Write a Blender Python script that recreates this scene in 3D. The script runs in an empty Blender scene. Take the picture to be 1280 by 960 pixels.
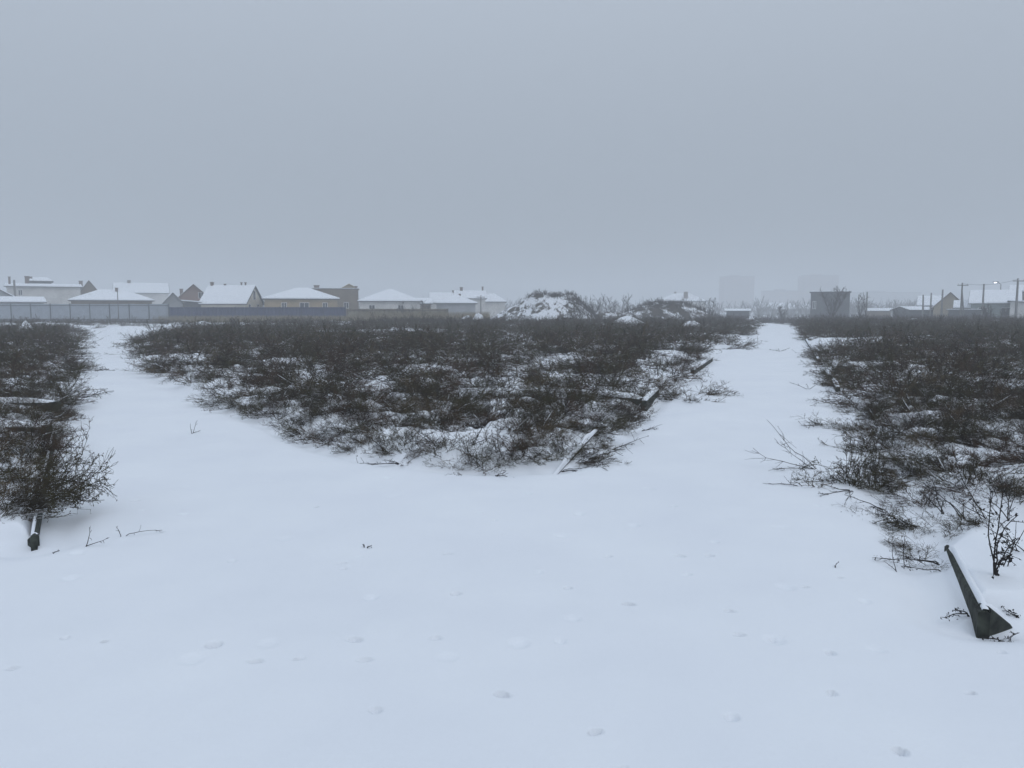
import bpy, math, random
import numpy as np
R = math.radians
rng = np.random.default_rng(11)
random.seed(7)
sc = bpy.context.scene

# ------------------------------------------------------------------ camera
F, HOR, CAMZ = 967.0, 388.0, 1.6
TH = math.atan((480 - HOR) / F)
cam_d = bpy.data.cameras.new('camera'); cam = bpy.data.objects.new('camera', cam_d)
sc.collection.objects.link(cam); sc.camera = cam
cam.location = (0, 0, CAMZ); cam.rotation_euler = (math.pi / 2 - TH, 0, 0)
cam_d.sensor_width = 36; cam_d.lens = F / 1280 * 36; cam_d.clip_end = 3000; cam_d.clip_start = 0.05

# ------------------------------------------------------------------ sky, sun, exposure
SUN_EL, SUN_AZ = R(40), R(150)
w = bpy.data.worlds.new('World'); sc.world = w; w.use_nodes = True
nt = w.node_tree; nt.nodes.clear()
out = nt.nodes.new('ShaderNodeOutputWorld'); mix = nt.nodes.new('ShaderNodeMixShader')
b1 = nt.nodes.new('ShaderNodeBackground'); b2 = nt.nodes.new('ShaderNodeBackground')
sky = nt.nodes.new('ShaderNodeTexSky'); sky.sky_type = 'NISHITA'; sky.sun_disc = False
sky.sun_elevation = SUN_EL; sky.sun_rotation = SUN_AZ
nt.links.new(sky.outputs[0], b1.inputs[0]); b1.inputs[1].default_value = 0.06
tc = nt.nodes.new('ShaderNodeTexCoord'); sp = nt.nodes.new('ShaderNodeSeparateXYZ')
nt.links.new(tc.outputs['Generated'], sp.inputs[0])
mr = nt.nodes.new('ShaderNodeMapRange'); mr.inputs[1].default_value = 0; mr.inputs[2].default_value = 1
mr.inputs[3].default_value = 1 / 3; mr.inputs[4].default_value = 1.0
nt.links.new(sp.outputs[2], mr.inputs[0]); nt.links.new(mr.outputs[0], b2.inputs[1])   # overcast luminance, 1 + 2 sin e
b2.inputs[0].default_value = (0.86, 0.97, 1.12, 1)
mix.inputs[0].default_value = 0.88
nt.links.new(b1.outputs[0], mix.inputs[1]); nt.links.new(b2.outputs[0], mix.inputs[2]); nt.links.new(mix.outputs[0], out.inputs[0])
sd = bpy.data.lights.new('sun', 'SUN'); sd.energy = 0.5; sd.angle = R(30); sd.color = (1, .97, .93)
sun = bpy.data.objects.new('sun', sd); sc.collection.objects.link(sun)
sun.rotation_euler = (math.pi / 2 - SUN_EL, 0, math.pi - SUN_AZ)
vs = sc.view_settings
vs.view_transform = 'Standard'; vs.look = 'None'; vs.exposure = 0.03; vs.gamma = 1; vs.use_curve_mapping = False
cy = sc.cycles
cy.max_bounces = 8; cy.diffuse_bounces = 3; cy.volume_bounces = 3; cy.transparent_max_bounces = 8
cy.use_denoising = True; cy.use_adaptive_sampling = True; cy.adaptive_threshold = 0.01
FOG = 0.0036

# ------------------------------------------------------------------ helpers
col = sc.collection
def ray(px, py):
    x = (px - 640) / F; yi = (480 - py) / F
    return x, math.cos(TH) + yi * math.sin(TH), -math.sin(TH) + yi * math.cos(TH)
def G(px, py, z=0.0):
    x, y, zz = ray(px, py); t = (z - CAMZ) / zz
    return x * t, y * t
def hz(py, Y):
    x, y, zz = ray(640, py); return CAMZ + zz / y * Y
def wx(px, Y, py=390):
    x, y, zz = ray(px, py); return x / y * Y

def tag(o, label=None, cat=None, group=None, kind=None):
    if label: o['label'] = label
    if cat: o['category'] = cat
    if group: o['group'] = group
    if kind: o['kind'] = kind
    return o
def empty(name, loc, rz=0):
    o = bpy.data.objects.new(name, None); col.objects.link(o); o.location = loc; o.rotation_euler = (0, 0, rz); return o
def mesh_np(name, V, Q, mats, mi=None, smooth=False, parent=None, T=None):
    """V (n,3); Q (m,4) quads; T (k,3) tris"""
    me = bpy.data.meshes.new(name)
    nq = len(Q); ntr = 0 if T is None else len(T)
    me.vertices.add(len(V)); me.vertices.foreach_set('co', np.asarray(V, np.float32).ravel())
    loops = np.asarray(Q, np.int32).ravel()
    starts = np.arange(nq, dtype=np.int32) * 4
    if ntr:
        loops = np.concatenate([loops, np.asarray(T, np.int32).ravel()])
        starts = np.concatenate([starts, nq * 4 + np.arange(ntr, dtype=np.int32) * 3])
    me.loops.add(len(loops)); me.loops.foreach_set('vertex_index', loops)
    me.polygons.add(nq + ntr); me.polygons.foreach_set('loop_start', starts)
    if mi is not None: me.polygons.foreach_set('material_index', np.asarray(mi, np.int32))
    me.polygons.foreach_set('use_smooth', np.full(nq + ntr, smooth, dtype=bool))
    for m in mats: me.materials.append(m)
    me.update(calc_edges=True)
    o = bpy.data.objects.new(name, me); col.objects.link(o)
    if parent: o.parent = parent
    return o
def mesh_py(name, V, Fs, m, parent=None, smooth=False):
    me = bpy.data.meshes.new(name); me.from_pydata([tuple(v) for v in V], [], Fs); me.materials.append(m)
    if smooth: me.polygons.foreach_set('use_smooth', [True] * len(me.polygons))
    me.update()
    o = bpy.data.objects.new(name, me); col.objects.link(o)
    if parent: o.parent = parent
    return o
class MB:
    def __init__(s): s.v = []; s.f = []
    def prism(s, poly, d):
        """polygon (list of 3D points, any winding) extruded by the vector d"""
        n = len(s.v); k = len(poly)
        s.v += [tuple(p) for p in poly] + [(p[0] + d[0], p[1] + d[1], p[2] + d[2]) for p in poly]
        s.f.append(tuple(n + i for i in range(k))[::-1]); s.f.append(tuple(n + k + i for i in range(k)))
        for i in range(k):
            j = (i + 1) % k; s.f.append((n + i, n + j, n + k + j, n + k + i))
        return s
    def box(s, x0, x1, y0, y1, z0, z1):
        return s.prism([(x0, y0, z0), (x1, y0, z0), (x1, y1, z0), (x0, y1, z0)], (0, 0, z1 - z0))
    def tube(s, a, b, r0, r1, n=8):
        a = np.array(a, float); b = np.array(b, float); t = b - a; t /= np.linalg.norm(t)
        u = np.cross(t, [0, 0, 1] if abs(t[2]) < .9 else [1, 0, 0]); u /= np.linalg.norm(u); v = np.cross(t, u)
        k = len(s.v)
        for p, r in ((a, r0), (b, r1)):
            for i in range(n):
                an = 2 * math.pi * i / n; s.v.append(tuple(p + r * (math.cos(an) * u + math.sin(an) * v)))
        for i in range(n):
            j = (i + 1) % n; s.f.append((k + i, k + j, k + n + j, k + n + i))
        s.f.append(tuple(k + i for i in range(n))[::-1]); s.f.append(tuple(k + n + i for i in range(n)))
        return s
    def build(s, name, m, parent=None, smooth=False): return mesh_py(name, s.v, s.f, m, parent, smooth)

# value noise
_L = np.random.default_rng(3).random((256, 256))
def vnoise(x, y):
    xi = np.floor(x).astype(int); yi = np.floor(y).astype(int); fx = x - xi; fy = y - yi
    fx = fx * fx * (3 - 2 * fx); fy = fy * fy * (3 - 2 * fy)
    a = _L[xi & 255, yi & 255]; b = _L[(xi + 1) & 255, yi & 255]; c = _L[xi & 255, (yi + 1) & 255]; d = _L[(xi + 1) & 255, (yi + 1) & 255]
    return (a * (1 - fx) + b * fx) * (1 - fy) + (c * (1 - fx) + d * fx) * fy
def fbm(x, y, o=3):
    s = 0; a = .5; t = 0
    for i in range(o): s = s + a * vnoise(x + 17.3 * i, y - 9.1 * i); t += a; a *= .5; x = x * 2.03; y = y * 2.03
    return s / t
def sdf(poly, x, y):
    """signed distance, positive inside"""
    d = np.full(x.shape, 1e9); ins = np.zeros(x.shape, bool); n = len(poly)
    for i in range(n):
        ax, ay = poly[i]; bx, by = poly[(i + 1) % n]
        ex, ey = bx - ax, by - ay; t = np.clip(((x - ax) * ex + (y - ay) * ey) / (ex * ex + ey * ey), 0, 1)
        d = np.minimum(d, np.hypot(x - ax - t * ex, y - ay - t * ey))
        c = (ay > y) != (by > y)
        if by != ay: ins ^= c & (x < ex * (y - ay) / ey + ax)
    return np.where(ins, d, -d)

# ------------------------------------------------------------------ materials
def M(name, c, rough=.8, var=.12, scale=3.0, bump=0.0, c2=None, detail=4):
    m = bpy.data.materials.new(name); m.use_nodes = True; n = m.node_tree.nodes; l = m.node_tree.links
    p = n['Principled BSDF']; p.inputs['Roughness'].default_value = rough; p.inputs['Specular IOR Level'].default_value = .25
    g = n.new('ShaderNodeTexCoord'); no = n.new('ShaderNodeTexNoise'); no.inputs['Scale'].default_value = scale; no.inputs['Detail'].default_value = detail
    l.new(g.outputs['Object'], no.inputs['Vector'])
    r = n.new('ShaderNodeValToRGB'); l.new(no.outputs['Fac'], r.inputs[0])
    c2 = c2 or tuple(min(1, v * (1 + var)) for v in c)
    r.color_ramp.elements[0].position = .35; r.color_ramp.elements[1].position = .65
    r.color_ramp.elements[0].color = (*[v * (1 - var) for v in c], 1); r.color_ramp.elements[1].color = (*c2, 1)
    l.new(r.outputs[0], p.inputs['Base Color'])
    if bump:
        b = n.new('ShaderNodeBump'); b.inputs['Strength'].default_value = bump; b.inputs['Distance'].default_value = .02
        l.new(no.outputs['Fac'], b.inputs['Height']); l.new(b.outputs[0], p.inputs['Normal'])
    return m
SNOW_C = (.80, .83, .88)
def snow_mat():
    m = bpy.data.materials.new('snow'); m.use_nodes = True; n = m.node_tree.nodes; l = m.node_tree.links
    p = n['Principled BSDF']; p.inputs['Roughness'].default_value = .75; p.inputs['Specular IOR Level'].default_value = .2
    g = n.new('ShaderNodeNewGeometry')
    a = n.new('ShaderNodeTexNoise'); a.inputs['Scale'].default_value = 1.1; a.inputs['Detail'].default_value = 5
    b = n.new('ShaderNodeTexNoise'); b.inputs['Scale'].default_value = 60; b.inputs['Detail'].default_value = 4
    l.new(g.outputs['Position'], a.inputs['Vector']); l.new(g.outputs['Position'], b.inputs['Vector'])
    r = n.new('ShaderNodeValToRGB'); l.new(a.outputs['Fac'], r.inputs[0])
    r.color_ramp.elements[0].position = .3; r.color_ramp.elements[1].position = .7
    r.color_ramp.elements[0].color = (.78, .81, .86, 1); r.color_ramp.elements[1].color = (.82, .85, .89, 1)
    l.new(r.outputs[0], p.inputs['Base Color'])
    bu = n.new('ShaderNodeBump'); bu.inputs['Strength'].default_value = .25; bu.inputs['Distance'].default_value = .006
    l.new(b.outputs['Fac'], bu.inputs['Height'])
    bu2 = n.new('ShaderNodeBump'); bu2.inputs['Strength'].default_value = .35; bu2.inputs['Distance'].default_value = .05
    l.new(a.outputs['Fac'], bu2.inputs['Height']); l.new(bu.outputs[0], bu2.inputs['Normal']); l.new(bu2.outputs[0], p.inputs['Normal'])
    return m
SNOW = snow_mat()
def twig_mat(name, ramp, snow_lo=.50, snow_hi=.58, nz=.35, rnd=.0):
    """bark whose upper faces carry snow in patches"""
    m = bpy.data.materials.new(name); m.use_nodes = True; n = m.node_tree.nodes; l = m.node_tree.links
    p = n['Principled BSDF']; p.inputs['Roughness'].default_value = .85; p.inputs['Specular IOR Level'].default_value = .15
    g = n.new('ShaderNodeNewGeometry')
    a = n.new('ShaderNodeTexNoise'); a.inputs['Scale'].default_value = .9; a.inputs['Detail'].default_value = 5
    l.new(g.outputs['Position'], a.inputs['Vector'])
    r = n.new('ShaderNodeValToRGB'); l.new(a.outputs['Fac'], r.inputs[0])
    els = r.color_ramp.elements
    while len(els) < len(ramp): els.new(.5)
    for e, (po, c) in zip(els, ramp): e.position = po; e.color = (*c, 1)
    b = n.new('ShaderNodeTexNoise'); b.inputs['Scale'].default_value = 2.6; b.inputs['Detail'].default_value = 5; b.inputs['Roughness'].default_value = .7
    l.new(g.outputs['Position'], b.inputs['Vector'])
    mr = n.new('ShaderNodeMapRange'); mr.inputs[1].default_value = snow_lo; mr.inputs[2].default_value = snow_hi; l.new(b.outputs['Fac'], mr.inputs[0])
    s = n.new('ShaderNodeSeparateXYZ'); l.new(g.outputs['True Normal'], s.inputs[0])
    mz = n.new('ShaderNodeMapRange'); mz.inputs[1].default_value = nz; mz.inputs[2].default_value = nz + .2; l.new(s.outputs[2], mz.inputs[0])
    mu = n.new('ShaderNodeMath'); mu.operation = 'MULTIPLY'; l.new(mr.outputs[0], mu.inputs[0]); l.new(mz.outputs[0], mu.inputs[1])
    mx = n.new('ShaderNodeMixRGB'); l.new(mu.outputs[0], mx.inputs[0]); l.new(r.outputs[0], mx.inputs[1]); mx.inputs[2].default_value = (*SNOW_C, 1)
    l.new(mx.outputs[0], p.inputs['Base Color'])
    return m
RAMP = [(.30, (.014, .010, .008)), (.40, (.065, .036, .019)), (.46, (.020, .014, .010)), (.52, (.052, .043, .015)), (.57, (.024, .016, .011)), (.62, (.105, .078, .042)), (.67, (.030, .018, .011)), (.8, (.05, .028, .016))]
TWIG = twig_mat('bark', RAMP, .55, .63, .45)
TWIG_DARK = twig_mat('dark_bark', [(.3, (.018, .016, .016)), (.7, (.035, .03, .028))], .62, .7)
LEAF = twig_mat('dry_leaf', [(.3, (.022, .017, .012)), (.5, (.040, .038, .018)), (.7, (.035, .025, .018))], .62, .7, .6)
GRASS = M('dry_grass', (.20, .17, .11), .9, .35, 2)
CONC = M('concrete', (.024, .028, .024), .85, .4, 14, .5, c2=(.055, .062, .05))
FAR_BARK = M('far_bark', (.07, .062, .058), .9, .3, .6)

# ------------------------------------------------------------------ terrain
LEFT = [(-3.25, 5.2), (-6.3, 10.9), (-23.4, 41.8), (-43, 78), (-110, 78), (-110, 5.2)]
MID = [(-1.0, 7.95), (-.3, 7.8), (.35, 7.85), (.85, 8.4), (1.2, 9.4), (2.2, 12.7), (6.4, 25), (22, 70), (24, 84), (-25, 84), (-29, 70), (-25, 57), (-20.5, 44),
       (-17.4, 35), (-9, 19.3), (-5.2, 13.4), (-3.2, 10.6), (-2.2, 9.0)]
RIGHT = [(2.36, 3.9), (8.7, 21.5), (25.8, 69), (30, 84), (110, 84), (110, 3.9)]
BEDS = {'left': LEFT, 'middle': MID, 'right': RIGHT, 'back': [(-110, 68), (110, 68), (110, 91), (-110, 91)]}
dents = []   # x, y, rx, ry, depth, angle : small marks in the path snow
for px, py, wpx, dp in [(268, 808, 30, .022), (82, 800, 14, .012), (131, 803, 10, .014), (15, 836, 16, .012), (443, 802, 26, .018), (456, 827, 22, .012), (374, 826, 14, .01),
                        (570, 741, 18, .014), (545, 800, 20, .01), (628, 870, 22, .018), (470, 889, 20, .014), (786, 753, 18, .02), (744, 914, 22, .018), (710, 734, 14, .012),
                        (760, 692, 14, .014), (850, 692, 18, .014), (887, 692, 16, .012), (912, 763, 16, .014), (924, 793, 16, .012), (966, 797, 14, .011), (1038, 815, 18, .014),
                        (1040, 866, 18, .011), (1125, 941, 26, .02), (915, 896, 30, .008), (780, 960, 22, .01), (427, 700, 16, .012), (430, 708, 14, .01), (320, 828, 20, .01),
                        (458, 679, 10, .02), (395, 631, 10, .014), (170, 624, 12, .012), (1252, 815, 12, .012), (1213, 866, 14, .01), (1007, 732, 8, .012), (842, 630, 10, .01),
                        (618, 650, 12, .008), (560, 690, 14, .008), (860, 715, 16, .008), (1050, 720, 10, .01), (290, 700, 16, .006), (700, 800, 26, .006)]:
    gx, gy = G(px, py); s = gy / F * wpx
    kk = rng.uniform(.7, 1.25); dents.append((gx, gy, s * .34 * kk, s * .34 / kk, dp * rng.uniform(1.1, 1.9), rng.uniform(-.5, .5)))
for k in range(70):
    y = rng.uniform(3.2, 11); x = rng.uniform(-.6, .5) * y
    dents.append((x, y, rng.uniform(.02, .06), rng.uniform(.04, .1), rng.uniform(.002, .007), rng.uniform(-1, 1)))

def height(x, y):
    x = np.asarray(x, float); y = np.asarray(y, float)
    h = .08 * (fbm(x * .12 + 40, y * .12 + 7, 3) - .5) + .05 * (fbm(x * .8 + 3, y * .8 + 31, 3) - .5) + .010 * (fbm(x * 3.1, y * 3.1, 2) - .5)
    far = np.clip((y - 60) / 40, 0, 1)
    for nm, P in BEDS.items():
        d = sdf(P, x, y)
        wob = .5 * (fbm(x * .8 + 5, y * .8, 2) - .5) * np.clip((y - 5) / 6, 0, 1)
        wid = {'left': .10 + .3 * np.clip(y - 9, 0, 1), 'middle': .4, 'right': .10 + .5 * np.clip((y - 4.9) * 1.5, 0, 1), 'back': 1.5}[nm]
        e = np.clip((d + (.02 if nm in ('middle', 'back') else -.035) + wob) / wid, 0, 1); e = e * e * (3 - 2 * e)
        near = np.clip(d / .9, 0, 1)
        lump = (fbm(x * 1.6 + 9, y * 1.6 + 2, 3) - .42) * .30 + np.maximum(0, fbm(x * 4.1, y * 4.1, 2) - .55) * .22
        calm = np.clip((y - 5.6) / 1.6, 0, 1)
        h = h + e * (.105 + near * lump * (.25 + .75 * calm) + (1 - calm) * .05 * (fbm(x * 3 + 8, y * 3, 2) - .4))
        # scoop the wind leaves along the kerbs
        h = h - .045 * np.exp(-((d + .14) / .13) ** 2) * (1 - e)
    h = h + far * .18 * (fbm(x * .33, y * .45 + 3, 3) - .45)
    for cx, cyy, rx, ry, dp, an in dents:
        m = (np.abs(x - cx) < .5) & (np.abs(y - cyy) < .5)
        if not m.any(): continue
        dx = x[m] - cx; dy = y[m] - cyy; c, s = math.cos(an), math.sin(an)
        u = (dx * c + dy * s) / rx; v = (-dx * s + dy * c) / ry * 1.6
        r = u * u + v * v
        h[m] += -dp * 2.4 * np.exp(-r ** 2.2)
    return h
def hgt(x, y): return float(height(np.array([x]), np.array([y]))[0])
xs = [0.0]; s_ = .0125
while xs[-1] < 900:
    xs.append(xs[-1] + s_)
    if xs[-1] > 2.9: s_ = max(.0125, (xs[-1] - 2.9) * .030 + .0125)
xs = np.array([-v for v in xs[:0:-1]] + xs)
ys = [2.3]; 
while ys[-1] < 900:
    ys.append(ys[-1] + (.0125 if ys[-1] < 6 else .0125 + (ys[-1] - 6) * .0075))
yb = [2.3 - .3 * 1.25 ** k for k in range(28)]; yb = [v for v in yb if v > -880]
ys = np.array(yb[::-1] + ys)
X, Y = np.meshgrid(xs, ys)
H = height(X.ravel(), Y.ravel()).reshape(X.shape)
V = np.stack([X, Y, H], -1).reshape(-1, 3); nx, ny = len(xs), len(ys)
ii = np.arange(nx * ny).reshape(ny, nx)
Q = np.stack([ii[:-1, :-1], ii[:-1, 1:], ii[1:, 1:], ii[1:, :-1]], -1).reshape(-1, 4)
tag(mesh_np('ground', V, Q, [SNOW], smooth=True), kind='structure')
del V, Q, ii

# ------------------------------------------------------------------ twigs
def tubes(lines, sides=3):
    """lines: list of (points (k,3), radii (k,)) -> V, Q"""
    byk = {}
    for P, r in lines: byk.setdefault(len(P), []).append((P, r))
    VV, QQ, off = [], [], 0
    for k, L in byk.items():
        P = np.array([a for a, _ in L]); r = np.array([b for _, b in L]); n = len(L)
        t = np.gradient(P, axis=1); t /= np.linalg.norm(t, axis=2, keepdims=True) + 1e-9
        ref = np.where(np.abs(t[:, :, 2:3]) < .9, np.array([0, 0, 1.0]), np.array([1.0, 0, 0]))
        u = np.cross(t, ref); u /= np.linalg.norm(u, axis=2, keepdims=True) + 1e-9; v = np.cross(u, t)
        ang = np.arange(sides) * 2 * math.pi / sides - math.pi / 6 * (sides == 3)
        ring = P[:, :, None, :] + r[:, :, None, None] * (np.cos(ang)[None, None, :, None] * u[:, :, None, :] + np.sin(ang)[None, None, :, None] * v[:, :, None, :])
        VV.append(ring.reshape(-1, 3))
        base = off + (np.arange(n) * k * sides)[:, None, None] + (np.arange(k - 1) * sides)[None, :, None]
        j = np.arange(sides); j2 = (j + 1) % sides
        q = np.stack([base + j, base + j2, base + sides + j2, base + sides + j], -1)
        QQ.append(q.reshape(-1, 4)); off += n * k * sides
    return np.concatenate(VV), np.concatenate(QQ)
def unit(v): return v / (np.linalg.norm(v) + 1e-9)
def branch(g, p0, d, L, k, r0, r1, droop, wob):
    pts = [np.array(p0, float)]; d = unit(np.array(d, float)); st = L / (k - 1)
    for i in range(k - 1):
        d = unit(d + g.normal(0, wob, 3) + np.array([0, 0, -droop]))
        q = pts[-1] + d * st
        if q[2] < .015: q[2] = .015 + g.random() * .01; d[2] = abs(d[2]) * .3
        pts.append(q)
    return np.array(pts), np.linspace(r0, r1, k)
def shrub(seed, nst, L, kind, sub, twig, rs=1.0, leaf=0, leafsize=.010, snowy=1.0, curl=1.0):
    """kind: 'dome' upright-spreading, 'spray' swept towards +x, 'flat' pressed down"""
    g = np.random.default_rng(seed); lines = []; snow = []; tips = []
    for s in range(nst):
        a = g.uniform(0, 2 * math.pi)
        if kind == 'dome': el = g.uniform(.15, 1.25); a0 = a
        elif kind == 'spray': a0 = g.normal(0, .45); el = abs(g.normal(.35, .28))
        else: a0 = a; el = abs(g.normal(.22, .25))
        d = (math.cos(a0) * math.cos(el), math.sin(a0) * math.cos(el), math.sin(el))
        base = (g.normal(0, .10 * L), g.normal(0, .10 * L), 0)
        l = L * g.uniform(.55, 1.1)
        P, r = branch(g, base, d, l, 6, .0042 * rs, .0016 * rs, .07 if kind == 'dome' else .05, .13 * curl)
        lines.append((P, r))
        if g.random() < (.35 if kind != 'dome' else .15) * snowy: snow.append((P[1:5] + np.array([0, 0, .003 * rs]), np.array([.002, .006, .006, .001]) * rs * g.uniform(.4, 1.1)))
        for j in range(sub):
            t = g.uniform(.18, .98) * 5; i = min(int(t), 4); f = t - i; p = P[i] * (1 - f) + P[i + 1] * f
            dd = unit(P[i + 1] - P[i]); sd = unit(dd * g.uniform(.5, 1.1) + g.normal(0, .55, 3) + np.array([0, 0, .18]))
            l2 = l * g.uniform(.18, .42) * (1.15 - .5 * t / 5)
            P2, r2 = branch(g, p, sd, l2, 4, .0023 * rs, .0012 * rs, .03, .18 * curl); lines.append((P2, r2))
            for k in range(twig):
                t2 = g.uniform(.15, 1) * 3; i2 = min(int(t2), 2); f2 = t2 - i2; q = P2[i2] * (1 - f2) + P2[i2 + 1] * f2
                d3 = unit(unit(P2[i2 + 1] - P2[i2]) * .8 + g.normal(0, .6, 3) + np.array([0, 0, .15]))
                P3, r3 = branch(g, q, d3, l2 * g.uniform(.2, .55), 3, .0015 * rs, .0010 * rs, 0, .2 * curl); lines.append((P3, r3)); tips.append(P3[-1]); tips.append(P3[1])
    V, Q = tubes(lines); mi = np.zeros(len(Q), int)
    if snow:
        V2, Q2 = tubes(snow, 5); mi = np.concatenate([mi, np.full(len(Q2), 1)]); Q = np.concatenate([Q, Q2 + len(V)]); V = np.concatenate([V, V2])
    if leaf and tips:
        tips = np.array(tips); c = tips[g.integers(0, len(tips), leaf)] + g.normal(0, .004, (leaf, 3))
        a = g.normal(0, 1, (leaf, 3)); a /= np.linalg.norm(a, axis=1, keepdims=True); b = np.cross(a, g.normal(0, 1, (leaf, 3))); b /= np.linalg.norm(b, axis=1, keepdims=True)
        sz = leafsize * g.uniform(.5, 1.3, (leaf, 1)); n0 = len(V)
        # a curled two-face leaf: four corners of a folded rhomb
        VL = np.stack([c - a * sz, c - b * sz * .45 + np.cross(a, b) * sz * .25, c + a * sz, c + b * sz * .45 + np.cross(a, b) * sz * .25], 1).reshape(-1, 3)
        QL = n0 + np.arange(leaf * 4).reshape(-1, 4)
        V = np.concatenate([V, VL]); Q = np.concatenate([Q, QL]); mi = np.concatenate([mi, np.full(leaf, 2)])
    V[:, 2] = np.maximum(V[:, 2], -.05)
    return V, Q, mi
SH_MATS = [TWIG, SNOW, LEAF]
kinds = ['dome', 'spray', 'flat', 'spray', 'dome', 'flat', 'spray', 'dome']
KL = ['flat', 'spray', 'flat', 'spray', 'dome', 'flat', 'spray', 'spray']
LOD0 = [shrub(100 + i, 17, .78, kinds[i], 9, 5, 1.3, 500, .010, .4) for i in range(8)]
LOD0 += [shrub(181, 15, .8, 'spray', 13, 7, 1.15, 1000, .009, 0, 1.9), shrub(182, 17, .62, 'dome', 12, 7, 1.15, 1500, .009, 0, 1.8)]
LOD1 = [shrub(200 + i, 13, .9, KL[i], 8, 4, 1.7, 130, .016, 0) for i in range(8)]
LOD2 = [shrub(300 + i, 15, 1.2, KL[i], 6, 2, 2.6, 60, .035, 0) for i in range(8)]
T0 = []
for i, (V, Q, mi) in enumerate(LOD0):
    o = mesh_np('bare_shrub', V, Q, SH_MATS, mi); T0.append(o.data); bpy.data.objects.remove(o)

def place_shrub(x, y, t, rz, s, label, group=None, zs=1.0, name='bare_shrub'):
    o = bpy.data.objects.new(name, T0[t]); col.objects.link(o)
    o.location = (x, y, hgt(x, y) - .03); o.rotation_euler = (0, 0, rz); o.scale = (s, s, s * zs)
    tag(o, label, 'shrub', group); return o

def density(x, y):
    """how thickly the beds are grown, 0..1"""
    d = np.full(x.shape, -9.0)
    for P in BEDS.values(): d = np.maximum(d, sdf(P, x, y))
    n = fbm(x * .55 + 3.3, y * .55 + 8.1, 3); n2 = fbm(x * .10 + 33, y * .16 + 5, 3)
    base = np.clip((n - .34) * 6, 0, 1)
    base = np.where(y > 30, np.clip((n2 - .30) * 9, 0.0, 1), base)
    leftfar = np.clip((y - 36) / 14, 0, 1) * np.clip((-x - 8) / 12, 0, 1)
    base = base * (1 - .72 * leftfar * (n2 < .55))
    base = base * (1 - .8 * np.clip((y - 72) / 10, 0, 1))
    base = np.where((x > 2) & (y < 6.1), 0, base)
    dm = sdf(BEDS['middle'], x, y)
    base = np.where((y < 10.5) & (dm > .08) & (dm < .8), np.maximum(base, .9), base)
    base = np.where((np.hypot((x + .55) / .55, (y - 8.75) / .3) < 1), 0, base)
    inb = np.full(x.shape, -9.0)
    for k in ('left', 'middle', 'right'): inb = np.maximum(inb, sdf(BEDS[k], x, y))
    base = np.where((inb < .1) & (y > 68), np.clip((n2 - .5) * 5, 0, .8), base)
    base = np.where((x < -25) & (x > -52) & (y > 60), .04 + .5 * np.clip((n - .56) * 8, 0, 1), base)
    base = np.where((x < -12) & (y > 62), base * np.clip((n - .52) * 6, .03, .6), base)
    base = np.where((x > 22) & (y > 76), base * np.clip((n - .46) * 5, .05, .7), base)
    return np.where(d > .08, base, 0)
def hash2(n, lo, hi, g): return g.uniform(lo, hi, n)

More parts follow.
